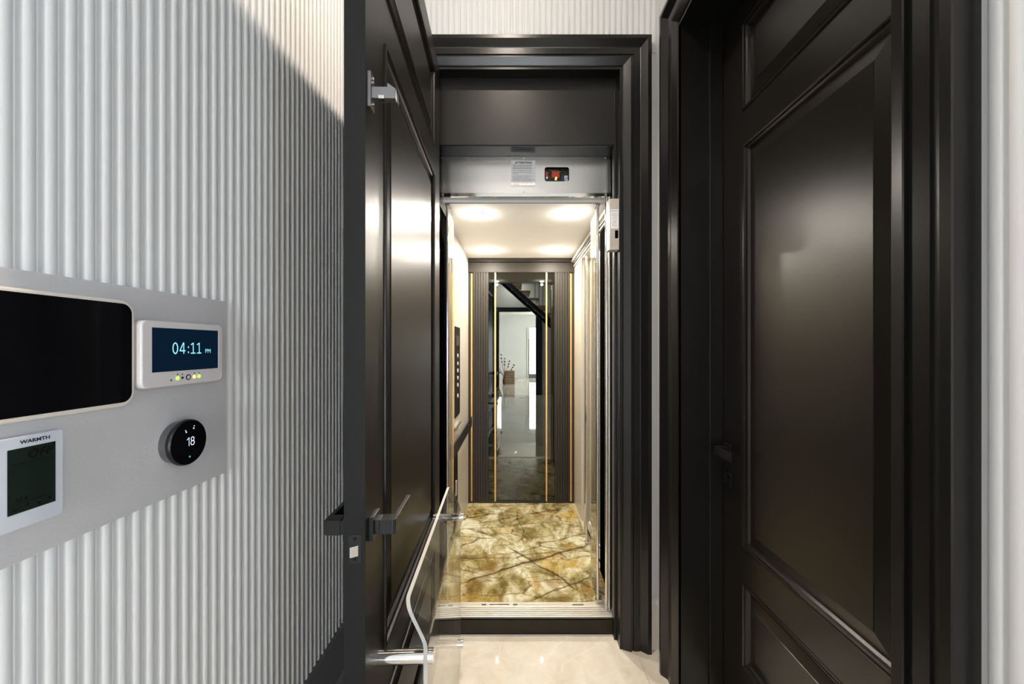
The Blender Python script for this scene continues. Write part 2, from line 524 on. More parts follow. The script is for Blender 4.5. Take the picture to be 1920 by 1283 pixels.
# fluted plaster: one half-round rib copied along the wall
def rib_mesh(name, width, height, length, axis):
    # axis 'x': rib stands on a wall facing +x ; 'mx': facing -x ; 'my': facing -y ; runs up z
    n = 8
    prof = [(-width / 2, 0.0), (-width / 2 + 0.0003, height * 0.42)]
    for i in range(1, n):
        a = math.pi * i / n
        prof.append((-math.cos(a) * (width / 2 - 0.0003), height * (0.42 + 0.58 * math.sin(a) ** 0.9)))
    prof += [(width / 2 - 0.0003, height * 0.42), (width / 2, 0.0)]
    prof = [(prof[0][0], -0.001)] + prof + [(prof[-1][0], -0.001)]
    pts = []
    for (u, h) in prof:
        pts.append({'x': (h, u), 'mx': (-h, u), 'my': (u, -h)}[axis])
    me = MB().prism(pts, 'z', 0, length).mesh(name)
    me.materials.append(MATS['white_paint'])
    for p in me.polygons: p.use_smooth = len(p.vertices) == 4
    me.set_sharp_from_angle(angle=math.radians(40))
    return me

wl = tag(MB().box(XL - 0.10, XL, -5.0, YE + 0.1, 0, CEIL).build('wall_left', 'white_paint'), 'white fluted plaster wall of the hall', None, None, 'structure')
PITCH = 0.0244
me = rib_mesh('flute', 0.0182, 0.0092, CEIL - 0.455, 'x')
k = 0
y = YE - 0.012
while y > 0.28:
    o = bpy.data.objects.new('flute', me); COL.objects.link(o); o.parent = wl
    o.location = (XL, y, 0.455)
    y -= PITCH

bl = tag(MB().prism([(XL, 0), (XL + 0.020, 0), (XL + 0.020, 0.275), (XL + 0.013, 0.285), (XL + 0.013, 0.440), (XL + 0.009, 0.452), (XL, 0.456)], 'y', -5.0, YE).build('baseboard_left', 'charcoal_base'),
         'tall dark baseboard under the fluted wall', None, None, 'structure')

# end wall around the lift doorway
we = tag(MB().box(XL - 0.1, OPL - 0.03, YE, YE + 0.088, 0, CEIL).box(OPR + 0.03, XR + 0.12, YE, YE + 0.088, 0, CEIL)
         .box(OPL - 0.03, OPR + 0.03, YE, YE + 0.088, OPT + 0.02, CEIL).build('wall_end', 'white_paint'), 'white wall around the lift doorway, fluted above', None, None, 'structure')
me = rib_mesh('flute', 0.0235, 0.0080, CEIL - 2.86, 'my')
x = XL + 0.015
while x < XR:
    o = bpy.data.objects.new('flute', me); COL.objects.link(o); o.parent = we
    o.location = (x, YE, 2.86)
    x += 0.0279
tag(MB().prism([(YE, 0), (YE - 0.012, 0), (YE - 0.012, 0.215), (YE - 0.006, 0.23), (YE - 0.006, 0.243), (YE, 0.246)], 'x', OPR + 0.10, XR + 0.01).build('baseboard_end', 'skirting_white'),
    'short white baseboard beside the lift doorway', None, None, 'structure')

# right wall with the closed door's opening
DY0, DY1 = 0.715, 1.646        # right doorway
wr = tag(MB().box(XR, XR + 0.20, 0.28, DY0 - 0.02, 0, CEIL).box(XR, XR + 0.20, DY1 + 0.02, YE + 0.1, 0, CEIL)
         .box(XR, XR + 0.20, DY0 - 0.02, DY1 + 0.02, OPT + 0.02, CEIL).build('wall_right', 'white_paint'), 'white wall with the closed black door', None, None, 'structure')
me = rib_mesh('flute', 0.0182, 0.0072, CEIL, 'mx')
y = DY0 - 0.15
while y > 0.29:
    o = bpy.data.objects.new('flute', me); COL.objects.link(o); o.parent = wr
    o.location = (XR, y, 0)
    y -= PITCH

# door casings (stepped moulding, mitred)
PROFILE = [(0.0, 0.0), (0.0, 0.010), (0.004, 0.013), (0.036, 0.026), (0.040, 0.026), (0.041, 0.018), (0.049, 0.018), (0.051, 0.023),
           (0.079, 0.023), (0.081, 0.019), (0.085, 0.021), (0.112, 0.043), (0.128, 0.043), (0.130, 0.041), (0.130, 0.0)]
def casing(name, a0, a1, h, place, label):
    root = empty(name, label=label, kind='structure')
    n = len(PROFILE)
    def piece(nm, ends):
        vs, fs = [], []
        for e in ends:
            for (u, t) in PROFILE:
                vs.append(place(*e(u), t))
        for i in range(n - 1):
            fs.append((i, i + 1, i + 1 + n, i + n))
        fs.append((n - 1, 0, n, 2 * n - 1))
        fs.append(tuple(range(n))); fs.append(tuple(range(2 * n - 1, n - 1, -1)))
        return MB().add(vs, fs).build(nm, 'black_trim', root)
    piece('casing_leg', [lambda u: (a0 - u, 0.0), lambda u: (a0 - u, h + u)])
    piece('casing_head', [lambda u: (a0 - u, h + u), lambda u: (a1 + u, h + u)])
    piece('casing_leg', [lambda u: (a1 + u, h + u), lambda u: (a1 + u, 0.0)])
    return root
tr1 = casing('trim_1', OPL, OPR, OPT, lambda a, z, t: (a, YE - t, z), 'black stepped casing around the lift doorway')
tr2 = casing('trim_2', DY0, DY1, OPT, lambda a, z, t: (XR - t, a, z), 'black stepped casing around the closed door')
# jamb linings and stops of the lift doorway
J = 0.012
box('jamb_lining', 'black_trim', OPR - J, OPR + 0.03, YE - 0.008, 2.010, 0, OPT, tr1)
box('jamb_lining', 'black_trim', OPL - 0.03, OPL + J, YE - 0.008, 2.010, 0, OPT, tr1)
box('jamb_head', 'black_trim', OPL + J, OPR - J, YE - 0.008, 2.010, OPT - 0.012, OPT + 0.02, tr1)
box('door_stop', 'black_trim', OPR - J - 0.012, OPR - J, 1.966, 2.010, 0, OPT - 0.012, tr1, 0.001)
box('door_stop', 'black_trim', OPL + J, OPL + J + 0.012, 1.966, 2.010, 0, OPT - 0.012, tr1, 0.001)
box('strike_plate', 'black_metal', OPR - J - 0.002, OPR - J, 1.925, 1.955, 1.00, 1.10, tr1, 0.0008)
# jamb lining of the right doorway (deep reveal)
DX = 0.855                     # face of the closed door
box('jamb_lining', 'black_trim', XR - 0.008, DX + 0.05, DY1, DY1 + 0.02, 0, OPT, tr2)
box('jamb_lining', 'black_trim', XR - 0.008, DX + 0.05, DY0 - 0.02, DY0, 0, OPT, tr2)
box('jamb_head', 'black_trim', XR - 0.008, DX + 0.05, DY0, DY1, OPT - 0.012, OPT + 0.02, tr2)
box('door_stop', 'black_trim', 0.800, DX - 0.001, DY1 - 0.010, DY1, 0, OPT - 0.012, tr2, 0.001)
box('door_stop', 'black_trim', 0.800, DX - 0.001, DY0, DY0 + 0.010, 0, OPT - 0.012, tr2, 0.001)

# ------------------------------------------------------------------ panelled doors
RING = [(0.0, 0.0), (0.001, 0.0045), (0.006, 0.006), (0.011, 0.0045), (0.013, -0.002), (0.019, -0.006), (0.024, -0.014), (0.030, -0.014), (0.0305, -0.0115), (0.070, -0.0035), (0.0715, -0.0015)]
PZ = [(0.25, 0.566), (0.695, 2.205), (2.332, 2.660)]
DOOR_H = 2.772
def door(name, loc, rz, W, px0, px1, label, t=0.045, paint='black_lacquer'):
    root = empty(name, loc, rz, label, 'door', None, 'structure')
    b = MB()
    z0 = 0.008
    xs = [0, px0, px1, W]
    zs = [z0] + [q for p in PZ for q in p] + [DOOR_H]
    for i in range(3):
        for k in range(len(zs) - 1):
            if i == 1 and k % 2 == 1: continue
            for yf in (0, -t):
                b.add([(xs[i], yf, zs[k]), (xs[i + 1], yf, zs[k]), (xs[i + 1], yf, zs[k + 1]), (xs[i], yf, zs[k + 1])], [(0, 1, 2, 3)])
    b.add([(0, 0, DOOR_H), (W, 0, DOOR_H), (W, -t, DOOR_H), (0, -t, DOOR_H)], [(0, 1, 2, 3)])
    b.add([(0, 0, z0), (W, 0, z0), (W, -t, z0), (0, -t, z0)], [(3, 2, 1, 0)])
    b.add([(0, 0, z0), (0, -t, z0), (0, -t, DOOR_H), (0, 0, DOOR_H)], [(0, 1, 2, 3)])
    me = bpy.data.meshes.new('slab'); me.from_pydata(b.v, [], b.f)
    import bmesh
    bm = bmesh.new(); bm.from_mesh(me)
    bmesh.ops.remove_doubles(bm, verts=bm.verts, dist=1e-5)
    bm.normal_update()
    for f in bm.faces:
        c = f.calc_center_median()
        out = Vector((c.x - W / 2, c.y + t / 2, 0)) if abs(f.normal.z) < 0.5 else Vector((0, 0, c.z - 1.4))
        if abs(f.normal.y) > 0.5: out = Vector((0, c.y + t / 2, 0))
        if f.normal.dot(out) < 0: f.normal_flip()
    bm.to_mesh(me); bm.free()
    me.materials.append(MATS[paint])
    s = bpy.data.objects.new('slab', me); COL.objects.link(s); s.parent = root
    e = box('leading_edge', 'charcoal_edge', W - 0.0005, W + 0.001, -t, 0, z0, DOOR_H, root)
    for (za, zb) in PZ:
        for face in (1, -1):
            vs, fs = [], []
            for (ins, h) in RING:
                yy = h if face > 0 else -t - h
                vs += [(px0 + ins, yy, za + ins), (px1 - ins, yy, za + ins), (px1 - ins, yy, zb - ins), (px0 + ins, yy, zb - ins)]
            for r in range(len(RING) - 1):
                for q in range(4):
                    fs.append((r * 4 + q, r * 4 + (q + 1) % 4, r * 4 + 4 + (q + 1) % 4, r * 4 + 4 + q))
            n = 4 * (len(RING) - 1)
            fs.append((n, n + 1, n + 2, n + 3))
            MB().add(vs, fs).build('panel', paint, root)
    return root

def lever(root, x, z, side, t=0.045, arm=0.135):
    # side +1: on the face y = 0 ; -1 : on the face y = -t. arm points back to the hinge (-x)
    y0 = 0.0 if side > 0 else -t
    s = side
    def yb(a, b): return (min(y0 + s * a, y0 + s * b), max(y0 + s * a, y0 + s * b))
    r = empty('lever_handle', (0, 0, 0)); r.parent = root
    ya, yc = yb(0, 0.010)
    MB().box(x - 0.026, x + 0.026, ya, yc, z - 0.026, z + 0.026).build('rose', 'black_metal', r, 0.0012)
    ya, yc = yb(0.010, 0.020)
    MB().box(x - 0.0155, x + 0.0155, ya, yc, z - 0.0155, z + 0.0155).build('neck_collar', 'black_metal', r, 0.001)
    ya, yc = yb(0.020, 0.056)
    yi, yo = yb(0.046, 0.056)
    # L-shaped lever: block at the spindle, flat bar running along the door
    i_, o_ = y0 + s * 0.046, y0 + s * 0.056
    n_ = y0 + s * 0.020
    poly = [(x + 0.016, n_), (x + 0.016, o_ - s * 0.006), (x + 0.012, o_), (x - arm, o_), (x - arm, i_), (x - 0.016, i_), (x - 0.016, n_)]
    MB().prism(poly, 'z', z - 0.0165, z + 0.0165).build('lever', 'black_metal', r, 0.0012)
    return r

H0 = (-0.3614, 1.900)
DIR = math.atan2(-1.0, 0.0388)
W1 = 1.048
d1 = door('door_1', (H0[0], H0[1], 0), DIR, W1, 0.155, W1 - 0.138, 'tall black panelled lift door standing open, with a clear acrylic guard', paint='satin_black')
lever(d1, W1 - 0.045, 1.049, 1)
lever(d1, W1 - 0.045, 1.049, -1)
# latch in the leading edge
lp = empty('latch'); lp.parent = d1
e0 = W1 + 0.001
MB().box(e0, e0 + 0.0012, -0.0355, -0.0080, 0.987, 1.048).build('latch_plate', 'black_metal', lp, 0.0005)
MB().prism([(e0, -0.0285), (e0 + 0.0125, -0.0285), (e0 + 0.003, -0.0130), (e0, -0.0130)], 'z', 1.003, 1.026).build('latch_bolt', 'steel', lp, 0.0015)
for z in (0.9955, 1.0395):
    MB().cyl((e0 + 0.001, -0.0215, z), (e0 + 0.0022, -0.0215, z), 0.0034, 14).build('screw', 'black_matte', lp)
# lock keeper fixed near the top of the leading edge
lk = empty('lock_keeper'); lk.parent = d1
kx = W1 - 0.022
MB().box(kx - 0.016, kx + 0.012, 0, 0.008, 1.972, 2.049).build('keeper_plate', 'grey_metal', lk, 0.001)
MB().prism([(0.008, 1.992), (0.058, 1.992), (0.060, 1.996), (0.060, 2.014), (0.042, 2.026), (0.042, 2.017), (0.008, 2.017)], 'x', kx - 0.010, kx + 0.008).build('keeper_block', 'grey_metal', lk, 0.0008)
MB().box(kx - 0.004, kx + 0.0095, 0.023, 0.036, 1.9905, 1.998).build('keeper_tongue', 'chrome', lk, 0.0005)
MB().prism([(0.0595, 1.993), (0.0625, 1.984), (0.0635, 1.984), (0.0615, 2.012)], 'x', kx - 0.010, kx + 0.008).build('striker_face', 'chrome', lk)
for (yy, zz) in ((0.009, 2.038), (0.009, 2.030), (0.009, 1.982)):
    MB().cyl((kx + 0.0, yy - 0.001, zz), (kx + 0.0, yy + 0.003, zz), 0.003, 12).build('screw', 'chrome', lk)
# hinges at the jamb
for z in (0.30, 1.00, 1.70, 2.45):
    MB().cyl((-0.006, -0.046, z - 0.05), (-0.006, -0.046, z + 0.05), 0.006, 12).build('hinge_knuckle', 'black_metal', d1)
# acrylic guard: upright sheet with its top bent back to the door, on four standoffs
GA, GB = 1.900 - 1.735, 1.900 - 0.935      # along the door from the hinge
OFF, TH = 0.117, 0.0095
g = empty('acrylic_guard'); g.parent = d1
g['label'] = 'clear acrylic guard with a bent top edge'
ZB, ZT, IN = 0.748, 0.845, 0.046
path = [(OFF, 0.06), (OFF, ZB - 0.012), (OFF - 0.0015, ZB), (OFF - 0.006, ZB + 0.012), (OFF - IN, ZT)]
def sheet_at(s):        # front face path, back face path at thickness
    return path, [(a - TH, z) for (a, z) in path]
vs, fs, vs_e, fs_e = [], [], [], []
RC = 0.030              # rounded top corners: shorten the top rows at the ends
rows_f = list(path)
top = path[-1]; prev = path[-2]
# subdivide the bent flap near its top for the corner rounding
rows = path[:-1]
for q in (0.0, 0.35, 0.6, 0.8, 0.93, 1.0):
    f = 0.62 + 0.38 * q if q > 0 else 0.62
    rows.append((prev[0] + (top[0] - prev[0]) * f, prev[1] + (top[1] - prev[1]) * f))
ins = []
for (a, z) in rows:
    d = ZT - z
    ins.append(0.0 if d >= RC else RC - math.sqrt(max(0, RC * RC - (RC - d) ** 2)))
n = len(rows)
for t_ in (0, TH):
    for (a, z), i_ in zip(rows, ins):
        vs += [(GA + i_, a - t_, z), (GB - i_, a - t_, z)]
for r in range(n - 1):
    fs.append((2 * r, 2 * r + 1, 2 * r + 3, 2 * r + 2))
    q = 2 * n
    fs.append((q + 2 * r, q + 2 * r + 2, q + 2 * r + 3, q + 2 * r + 1))
    fs_e.append((2 * r, 2 * r + 2, q + 2 * r + 2, q + 2 * r))
    fs_e.append((2 * r + 1, q + 2 * r + 1, q + 2 * r + 3, 2 * r + 3))
fs_e.append((2 * n - 2, 2 * n - 1, 4 * n - 1, 4 * n - 2))
fs_e.append((0, 2 * n, 2 * n + 1, 1))
MB().add(vs, fs).build('acrylic_sheet', 'acrylic', g)
MB().add(vs, fs_e).build('polished_rim', 'acrylic_edge', g)
for xs_ in (GA + 0.012, GB - 0.012):
    for z in (0.710, 0.16):
        MB().cyl((xs_, 0, z), (xs_, OFF - TH, z), 0.0165, 24).cyl((xs_, OFF, z), (xs_, OFF + 0.013, z), 0.0165, 24).build('standoff', 'chrome', g, smooth=True)

d2 = door('door_2', (DX, DY0 + 0.003, 0), math.pi / 2, DY1 - DY0 - 0.006, 0.164, 0.776, 'closed black panelled door in the white wall')
W2 = DY1 - DY0 - 0.006
lever(d2, W2 - 0.050, 1.035, 1, arm=0.115)
k = empty('keyhole_rose'); k.parent = d2
MB().box(W2 - 0.076, W2 - 0.024, 0, 0.008, 0.895, 0.947).build('rose', 'black_metal', k, 0.001)
MB().cyl((W2 - 0.05, 0.008, 0.921), (W2 - 0.05, 0.011, 0.921), 0.009, 16).build('key_cylinder', 'black_metal', k)

# ------------------------------------------------------------------ lift doorway: infill, header, sill, riser
tag(MB().box(OPL + 0.012, OPR - 0.012, 1.968, 2.075, 2.447, OPT - 0.012).build('door_infill_panel', 'infill_lacquer', None, 0.001), 'plain black panel above the lift header', 'panel')
tag(MB().box(OPL + 0.012, OPR - 0.012, 1.972, 2.075, 2.441, 2.4465).build('metal_soffit', 'dark_steel', None), 'dark glossy metal underside below the black infill panel', 'soffit')

hd = empty('lift_header', (0, 2.075, 2.23), 0, 'brushed steel header plate with screws above the lift car', 'header')
HX0, HX1 = -0.405, 0.497
# plate with a rounded window cut-out
wx0, wx1, wz0, wz1 = 0.1535, 0.281, 0.081, 0.155
outer = [(HX0, 0.018), (HX1, 0.018), (HX1, 0.210), (HX0, 0.210)]
hole = rrect(wx0, wx1, wz0, wz1, 0.012, 4)
def plate_with_hole(outer, hole, y0, y1):
    import bmesh
    bm = bmesh.new()
    o = [bm.verts.new((p[0], y0, p[1])) for p in outer]
    h = [bm.verts.new((p[0], y0, p[1])) for p in hole]
    eds = [bm.edges.new((o[i], o[(i + 1) % len(o)])) for i in range(len(o))]
    eds += [bm.edges.new((h[i], h[(i + 1) % len(h)])) for i in range(len(h))]
    bmesh.ops.triangle_fill(bm, edges=eds, use_beauty=True)
    ret = bmesh.ops.extrude_face_region(bm, geom=list(bm.faces))
    for e in ret['geom']:
        if isinstance(e, bmesh.types.BMVert): e.co.y = y1
    bmesh.ops.recalc_face_normals(bm, faces=bm.faces)
    me = bpy.data.meshes.new('faceplate'); bm.to_mesh(me); bm.free()
    return me
me = plate_with_hole(outer, hole, 0.0, 0.004)
me.materials.append(MATS['steel'])
o = bpy.data.objects.new('faceplate', me); COL.objects.link(o); o.parent = hd
MB().box(HX0, HX1, -0.006, 0.004, 0.0, 0.018).build('bottom_lip', 'chrome', hd, 0.001)
MB().box(HX0, HX1, 0.004, 0.060, 0.0, 0.003).build('underside', 'steel', hd)
MB().box(HX0, HX1, 0.055, 0.060, -0.004, 0.206).build('back_plate', 'black_matte', hd)
MB().box(0.495, 0.4985, -0.004, 0.0, 0.025, 0.185).build('side_cover', 'dark_steel', hd)
for (x, z) in ((-0.3838, 0.205), (0.045, 0.2055), (0.470, 0.205), (-0.3838, 0.0305), (0.045, 0.028), (0.470, 0.030)):
    MB().cyl((x, -0.0035, z), (x, 0.0, z), 0.0042, 14).build('screw', 'chrome', hd, 0.0008)
bd = empty('circuit_window'); bd.parent = hd
MB().box(0.148, 0.287, 0.030, 0.032, 0.074, 0.162).build('circuit_board', 'board_green', bd)
MB().box(0.193, 0.232, 0.014, 0.030, 0.110, 0.140).build('relay', 'relay_red', bd, 0.001)
MB().cyl((0.2145, 0.010, 0.104), (0.2145, 0.030, 0.104), 0.0045, 14).build('indicator_light', 'led_amber', bd)
MB().box(0.161, 0.172, 0.016, 0.030, 0.115, 0.138).build('terminal_block', 'relay_red', bd, 0.0006)
MB().box(0.163, 0.171, 0.016, 0.030, 0.106, 0.111).build('terminal_block', 'button_white', bd, 0.0004)
MB().box(0.244, 0.252, 0.016, 0.030, 0.092, 0.118).build('capacitor', 'part_blue', bd, 0.0008)
MB().box(0.258, 0.276, 0.018, 0.030, 0.089, 0.119).build('board_label', 'paper_white', bd)
for q in range(3):
    MB().box(0.260 + q * 0.005, 0.263 + q * 0.005, 0.0172, 0.0178, 0.093 + q * 0.006, 0.099 + q * 0.006).build('printed_mark', 'ink', bd)
for q, (xa, za, xb, zb) in enumerate(((0.178, 0.150, 0.205, 0.143), (0.205, 0.152, 0.240, 0.138), (0.245, 0.150, 0.270, 0.125), (0.176, 0.128, 0.19, 0.145))):
    MB().cyl((xa, 0.020, za), (xb, 0.018, zb), 0.0015, 8).build('wire', 'grey_metal', bd)

sg = empty('notice_sign', (0.0415, 2.0735, 2.352), 0, 'white ATTENTION notice fixed on the steel header', 'sign')
MB().box(-0.0625, 0.0625, -0.0015, 0.0010, -0.0655, 0.0665).build('sign_board', 'paper_white', sg, 0.0005)
text('heading', 'ATTENTION', 0.0125, 'ink', sg, (0.001, -0.0017, 0.0545), sx=1.25, bold=0.0006)
lines = [('Elevator hoistways are restricted', 0.0420, 1), ('spaces and only trained elevator', 0.0335, 1), ('professionals should access them.', 0.0250, 1),
         ('Access to hoistway by untrained', 0.0140, 0), ('persons can lead to serious injury', 0.0050, 0), ('or death.', -0.0035, 0),
         ('Any modifications or additions to', -0.0150, 0), ('hoistway performed without', -0.0235, 0), ('Federal Elevator involvement after', -0.0320, 0),
         ('the elevator is turned over will', -0.0405, 0), ('result in the voiding of any current', -0.0490, 0), ('warranties.', -0.0575, 0)]
for s_, z_, b_ in lines:
    text('text_line', s_, 0.0074, 'ink', sg, (-0.054, -0.0017, z_), 'LEFT', bold=0.00018 if b_ else 0.0)

# riser and sill
tag(box('step_riser', 'dark_riser', OPL - 0.03, OPR + 0.02, 2.003, 2.030, 0.0, 0.0725), 'dark wood step below the lift sill', 'riser')
sl = empty('lift_sill', (0, 2.003, CAB_Z), 0, 'ribbed aluminium sill at the lift entrance', 'sill')
MB().box(OPL, OPR - 0.012, 0.003, 0.116, -0.010, -0.0035).build('base_plate', 'grey_metal', sl)
for (ya, yb_) in ((0.003, 0.012), (0.0175, 0.026), (0.0315, 0.040), (0.0455, 0.054), (0.0595, 0.068), (0.0735, 0.082), (0.0835, 0.103), (0.106, 0.116)):
    MB().box(OPL, OPR - 0.012, ya, yb_, -0.0035, 0.0).build('rib', 'steel_sill', sl, 0.0006)
for xx in (-0.165, 0.000):
    MB().box(xx - 0.012, xx + 0.012, 0.088, 0.100, -0.001, 0.0006).build('slot', 'grey_metal', sl)
MB().box(-0.135, -0.032, 0.090, 0.098, -0.001, 0.0008).build('bright_insert', 'chrome', sl)
MB().box(0.30, 0.36, 0.088, 0.098, -0.001, 0.0006).build('slot', 'grey_metal', sl)
MB().box(OPL, OPR - 0.012, 0.004, 0.020, -0.0175, -0.010).build('sill_gap', 'black_matte', sl)

# interlock box on the right jamb
ib = empty('interlock_box', (0.4795, 1.945, 1.915), 0, 'beige lock box with a printed label on the right jamb', 'lock box')
MB().prism([(-0.024, -0.030), (0.021, -0.030), (0.021, 0.022), (-0.030, 0.022), (-0.030, 0.0)], 'z', 0.0, 0.247).build('housing', 'beige_box', ib, 0.0025)
MB().box(0.000, 0.016, -0.0306, -0.0296, 0.056, 0.094).build('sensor_window', 'black_gloss', ib)
lb = MB().box(-0.020, 0.017, -0.0308, -0.0300, 0.102, 0.195).build('printed_label', 'paper_white', ib)
text('label_heading', 'IMPORTANT', 0.0058, 'ink', lb, (-0.0015, -0.0310, 0.187), bold=0.0002)
for q, s_ in enumerate(['DOOR MUST BE', 'CLOSED FOR', 'ELEVATOR LOCK', 'TO WORK', 'Check that the', 'door is fully', 'shut and lock', 'is engaged', 'before use', 'Do not force', 'Call service', 'for repairs']):
    text('label_line', s_, 0.0045, 'ink', lb, (-0.0015, -0.0310, 0.177 - q * 0.0058))
for z in (0.03, 0.062, 0.10, 0.155):
    MB().box(-0.0306, -0.0296, 0.004, 0.016, z, z + 0.0015).build('vent_slit', 'grey_metal', ib)

# chrome guide channel below the lock box
gc = empty('guide_channel', (0.474, 2.052, CAB_Z), 0, 'polished steel guide channel rising beside the lift opening', 'channel')
MB().cyl((-0.004, 0.0, 0.002), (-0.004, 0.0, 2.13), 0.0075, 16).build('round_bar', 'chrome', gc, smooth=True)
MB().box(0.006, 0.012, -0.010, 0.030, 0.002, 2.13).build('channel_flange', 'steel_sill', gc, 0.0008)
MB().box(0.012, 0.026, 0.004, 0.030, 0.002, 2.13).build('channel_web', 'dark_steel', gc, 0.0008)

# ------------------------------------------------------------------ lift car shell
tag(MB().box(CAB_L - 0.03, 0.575, CAB_F, CAB_B + 0.02, CAB_Z - 0.03, CAB_Z).build('floor', 'onyx_marble'), 'veined onyx floor of the lift car', None, None, 'structure')
tag(box('ceiling', 'cream_ceiling', CAB_L - 0.03, 0.60, CAB_F, CAB_B + 0.03, CAB_TOP, CAB_TOP + 0.03), 'cream ceiling of the lift car', None, None, 'structure')
wcl = tag(box('wall_cab_left', 'cream_panel', CAB_L - 0.02, CAB_L, 2.36, CAB_B + 0.03, CAB_Z, CAB_TOP), 'cream left wall of the lift car', None, None, 'structure')
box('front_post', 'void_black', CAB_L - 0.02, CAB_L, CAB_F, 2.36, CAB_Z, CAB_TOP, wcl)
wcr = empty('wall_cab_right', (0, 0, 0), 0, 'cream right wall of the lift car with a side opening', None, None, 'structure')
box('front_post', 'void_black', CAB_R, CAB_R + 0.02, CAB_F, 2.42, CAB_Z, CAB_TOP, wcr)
box('rear_panel', 'cream_panel', CAB_R, CAB_R + 0.085, 3.10, CAB_B + 0.03, CAB_Z, 2.13, wcr)
box('side_door_leaf', 'cream_panel', CAB_R + 0.065, CAB_R + 0.085, 2.40, 3.10, CAB_Z, 2.13, wcr)
box('lintel', 'cream_panel', CAB_R, CAB_R + 0.085, 2.42, CAB_B + 0.03, 2.13, CAB_TOP, wcr)
MB().box(CAB_R - 0.030, CAB_R + 0.0, 2.14, 3.44, 2.175, 2.195).box(CAB_R - 0.012, CAB_R + 0.0, 2.14, 3.44, 2.140, 2.175).build('ceiling_track', 'beige_box', wcr)
box('track_groove', 'black_matte', CAB_R - 0.014, CAB_R - 0.012, 2.14, 3.44, 2.150, 2.164, wcr)
MB().box(CAB_R - 0.010, CAB_R + 0.050, 2.44, 3.44, CAB_Z, CAB_Z + 0.004).build('floor_track', 'steel_sill', wcr)
box('track_groove', 'dark_steel', CAB_R + 0.015, CAB_R + 0.024, 2.44, 3.44, CAB_Z + 0.004, CAB_Z + 0.0048, wcr)
box('finger_slot', 'black_matte', CAB_R + 0.0635, CAB_R + 0.066, 2.88, 2.91, 1.06, 1.20, wcr)
# shaft sides seen past the jambs
tag(box('wall_shaft_left', 'black_matte', -0.60, -0.455, 2.03, 2.10, 0, 2.9), 'dark lift shaft side', None, None, 'structure')
tag(box('wall_shaft_right', 'black_matte', 0.545, 0.72, 2.03, 2.10, 0, 2.9), 'dark lift shaft side', None, None, 'structure')
tag(box('wall_shaft_back', 'black_matte', -0.75, 0.85, 3.56, 3.62, 0, 2.9), 'dark lift shaft back', None, None, 'structure')
tag(box('wall_shaft_sides', 'black_matte', -0.75, -0.70, 2.10, 3.56, 0, 2.9), 'dark lift shaft side', None, None, 'structure')
tag(box('wall_shaft_far', 'black_matte', 0.80, 0.85, 2.0, 3.56, 0, 2.9), 'dark lift shaft side', None, None, 'structure')
tag(box('ceiling', 'black_matte', -0.75, 0.85, 2.0, 3.62, 2.9, 2.95), 'dark lift shaft top', None, None, 'structure')

# back wall: dark surround, ribbed panels, gold strips, tinted mirror
wb = tag(box('wall_cab_back', 'brown_rib', CAB_L, CAB_R, CAB_B + 0.004, CAB_B + 0.03, CAB_Z, CAB_TOP), 'dark ribbed back wall of the lift car', None, None, 'structure')
box('top_band', 'brown_rib', CAB_L, CAB_R, CAB_B - 0.010, CAB_B + 0.004, 2.095, 2.180, wb, 0.001)
box('top_rail', 'brown_rib', CAB_L, CAB_R, CAB_B - 0.022, CAB_B + 0.004, 2.184, CAB_TOP, wb, 0.001)
box('bottom_rail', 'brown_rib', CAB_L, CAB_R, CAB_B - 0.010, CAB_B + 0.004, CAB_Z, 0.104, wb, 0.001)
def ribs(x0, x1, parent, nr):
    b = MB()
    p = (x1 - x0) / nr
    for i in range(nr):
        a = x0 + i * p
        b.box(a + p * 0.12, a + p * 0.88, CAB_B - 0.008, CAB_B + 0.004, 0.104, 2.095)
    o = b.build('ribbed_panel', 'brown_rib', parent, 0.0015)
    tag(o, kind='stuff')
ribs(-0.368, -0.234, wb, 6)
ribs(0.345, 0.474, wb, 6)
for (a, b_) in ((-0.3855, -0.3715), (0.4765, 0.4925)):
    box('gold_strip', 'gold', a, b_, CAB_B - 0.005, CAB_B + 0.004, 0.104, 2.085, wb, 0.001)
mr = empty('mirror', (0.0555, CAB_B, 0.104), 0, 'tall tinted mirror with two gold strips at the back of the lift', 'mirror')
MB().box(-0.2875, 0.2875, -0.003, 0.004, 0.0, 1.988).build('mirror_glass', 'tinted_mirror', mr)
for a in (-0.2285, 0.2165):
    MB().box(a - 0.006, a + 0.006, -0.0075, -0.003, 0.0, 1.988).build('gold_strip', 'gold', mr)
MB().box(-0.2875, 0.2875, -0.006, -0.003, -0.010, 0.012).build('bottom_trim', 'black_metal', mr)

# handrail, control panel, phone cabinet slot
hr = empty('handrail', (CAB_L, 2.42, 0.80), 0, 'flat dark handrail along the left wall of the lift', 'handrail')
MB().box(0.026, 0.036, 0.0, 1.010, -0.036, 0.046).build('rail', 'dark_steel', hr, 0.001)
for yy in (0.12, 0.55, 0.92):
    MB().cyl((0.0, yy, 0.0), (0.028, yy, 0.0), 0.010, 14).build('bracket', 'chrome', hr)
cp = empty('control_panel', (CAB_L, 2.676, 0.966), 0, 'tall black lift control panel with display and white buttons', 'control panel')
MB().box(0.0, 0.006, 0.0, 0.229, 0.0, 0.620).build('plate', 'black_metal', cp, 0.001)
MB().box(0.006, 0.0072, 0.062, 0.172, 0.490, 0.560).build('display', 'grey_metal', cp)
for i, zz in enumerate((0.420, 0.365, 0.315, 0.265, 0.215, 0.140)):
    MB().cyl((0.006, 0.115, zz), (0.0085, 0.115, zz), 0.013, 20).build('button', 'button_white', cp)
for zz in (0.02, 0.60):
    for yy in (0.02, 0.209):
        MB().cyl((0.006, yy, zz), (0.0072, yy, zz), 0.004, 10).build('screw', 'chrome', cp)
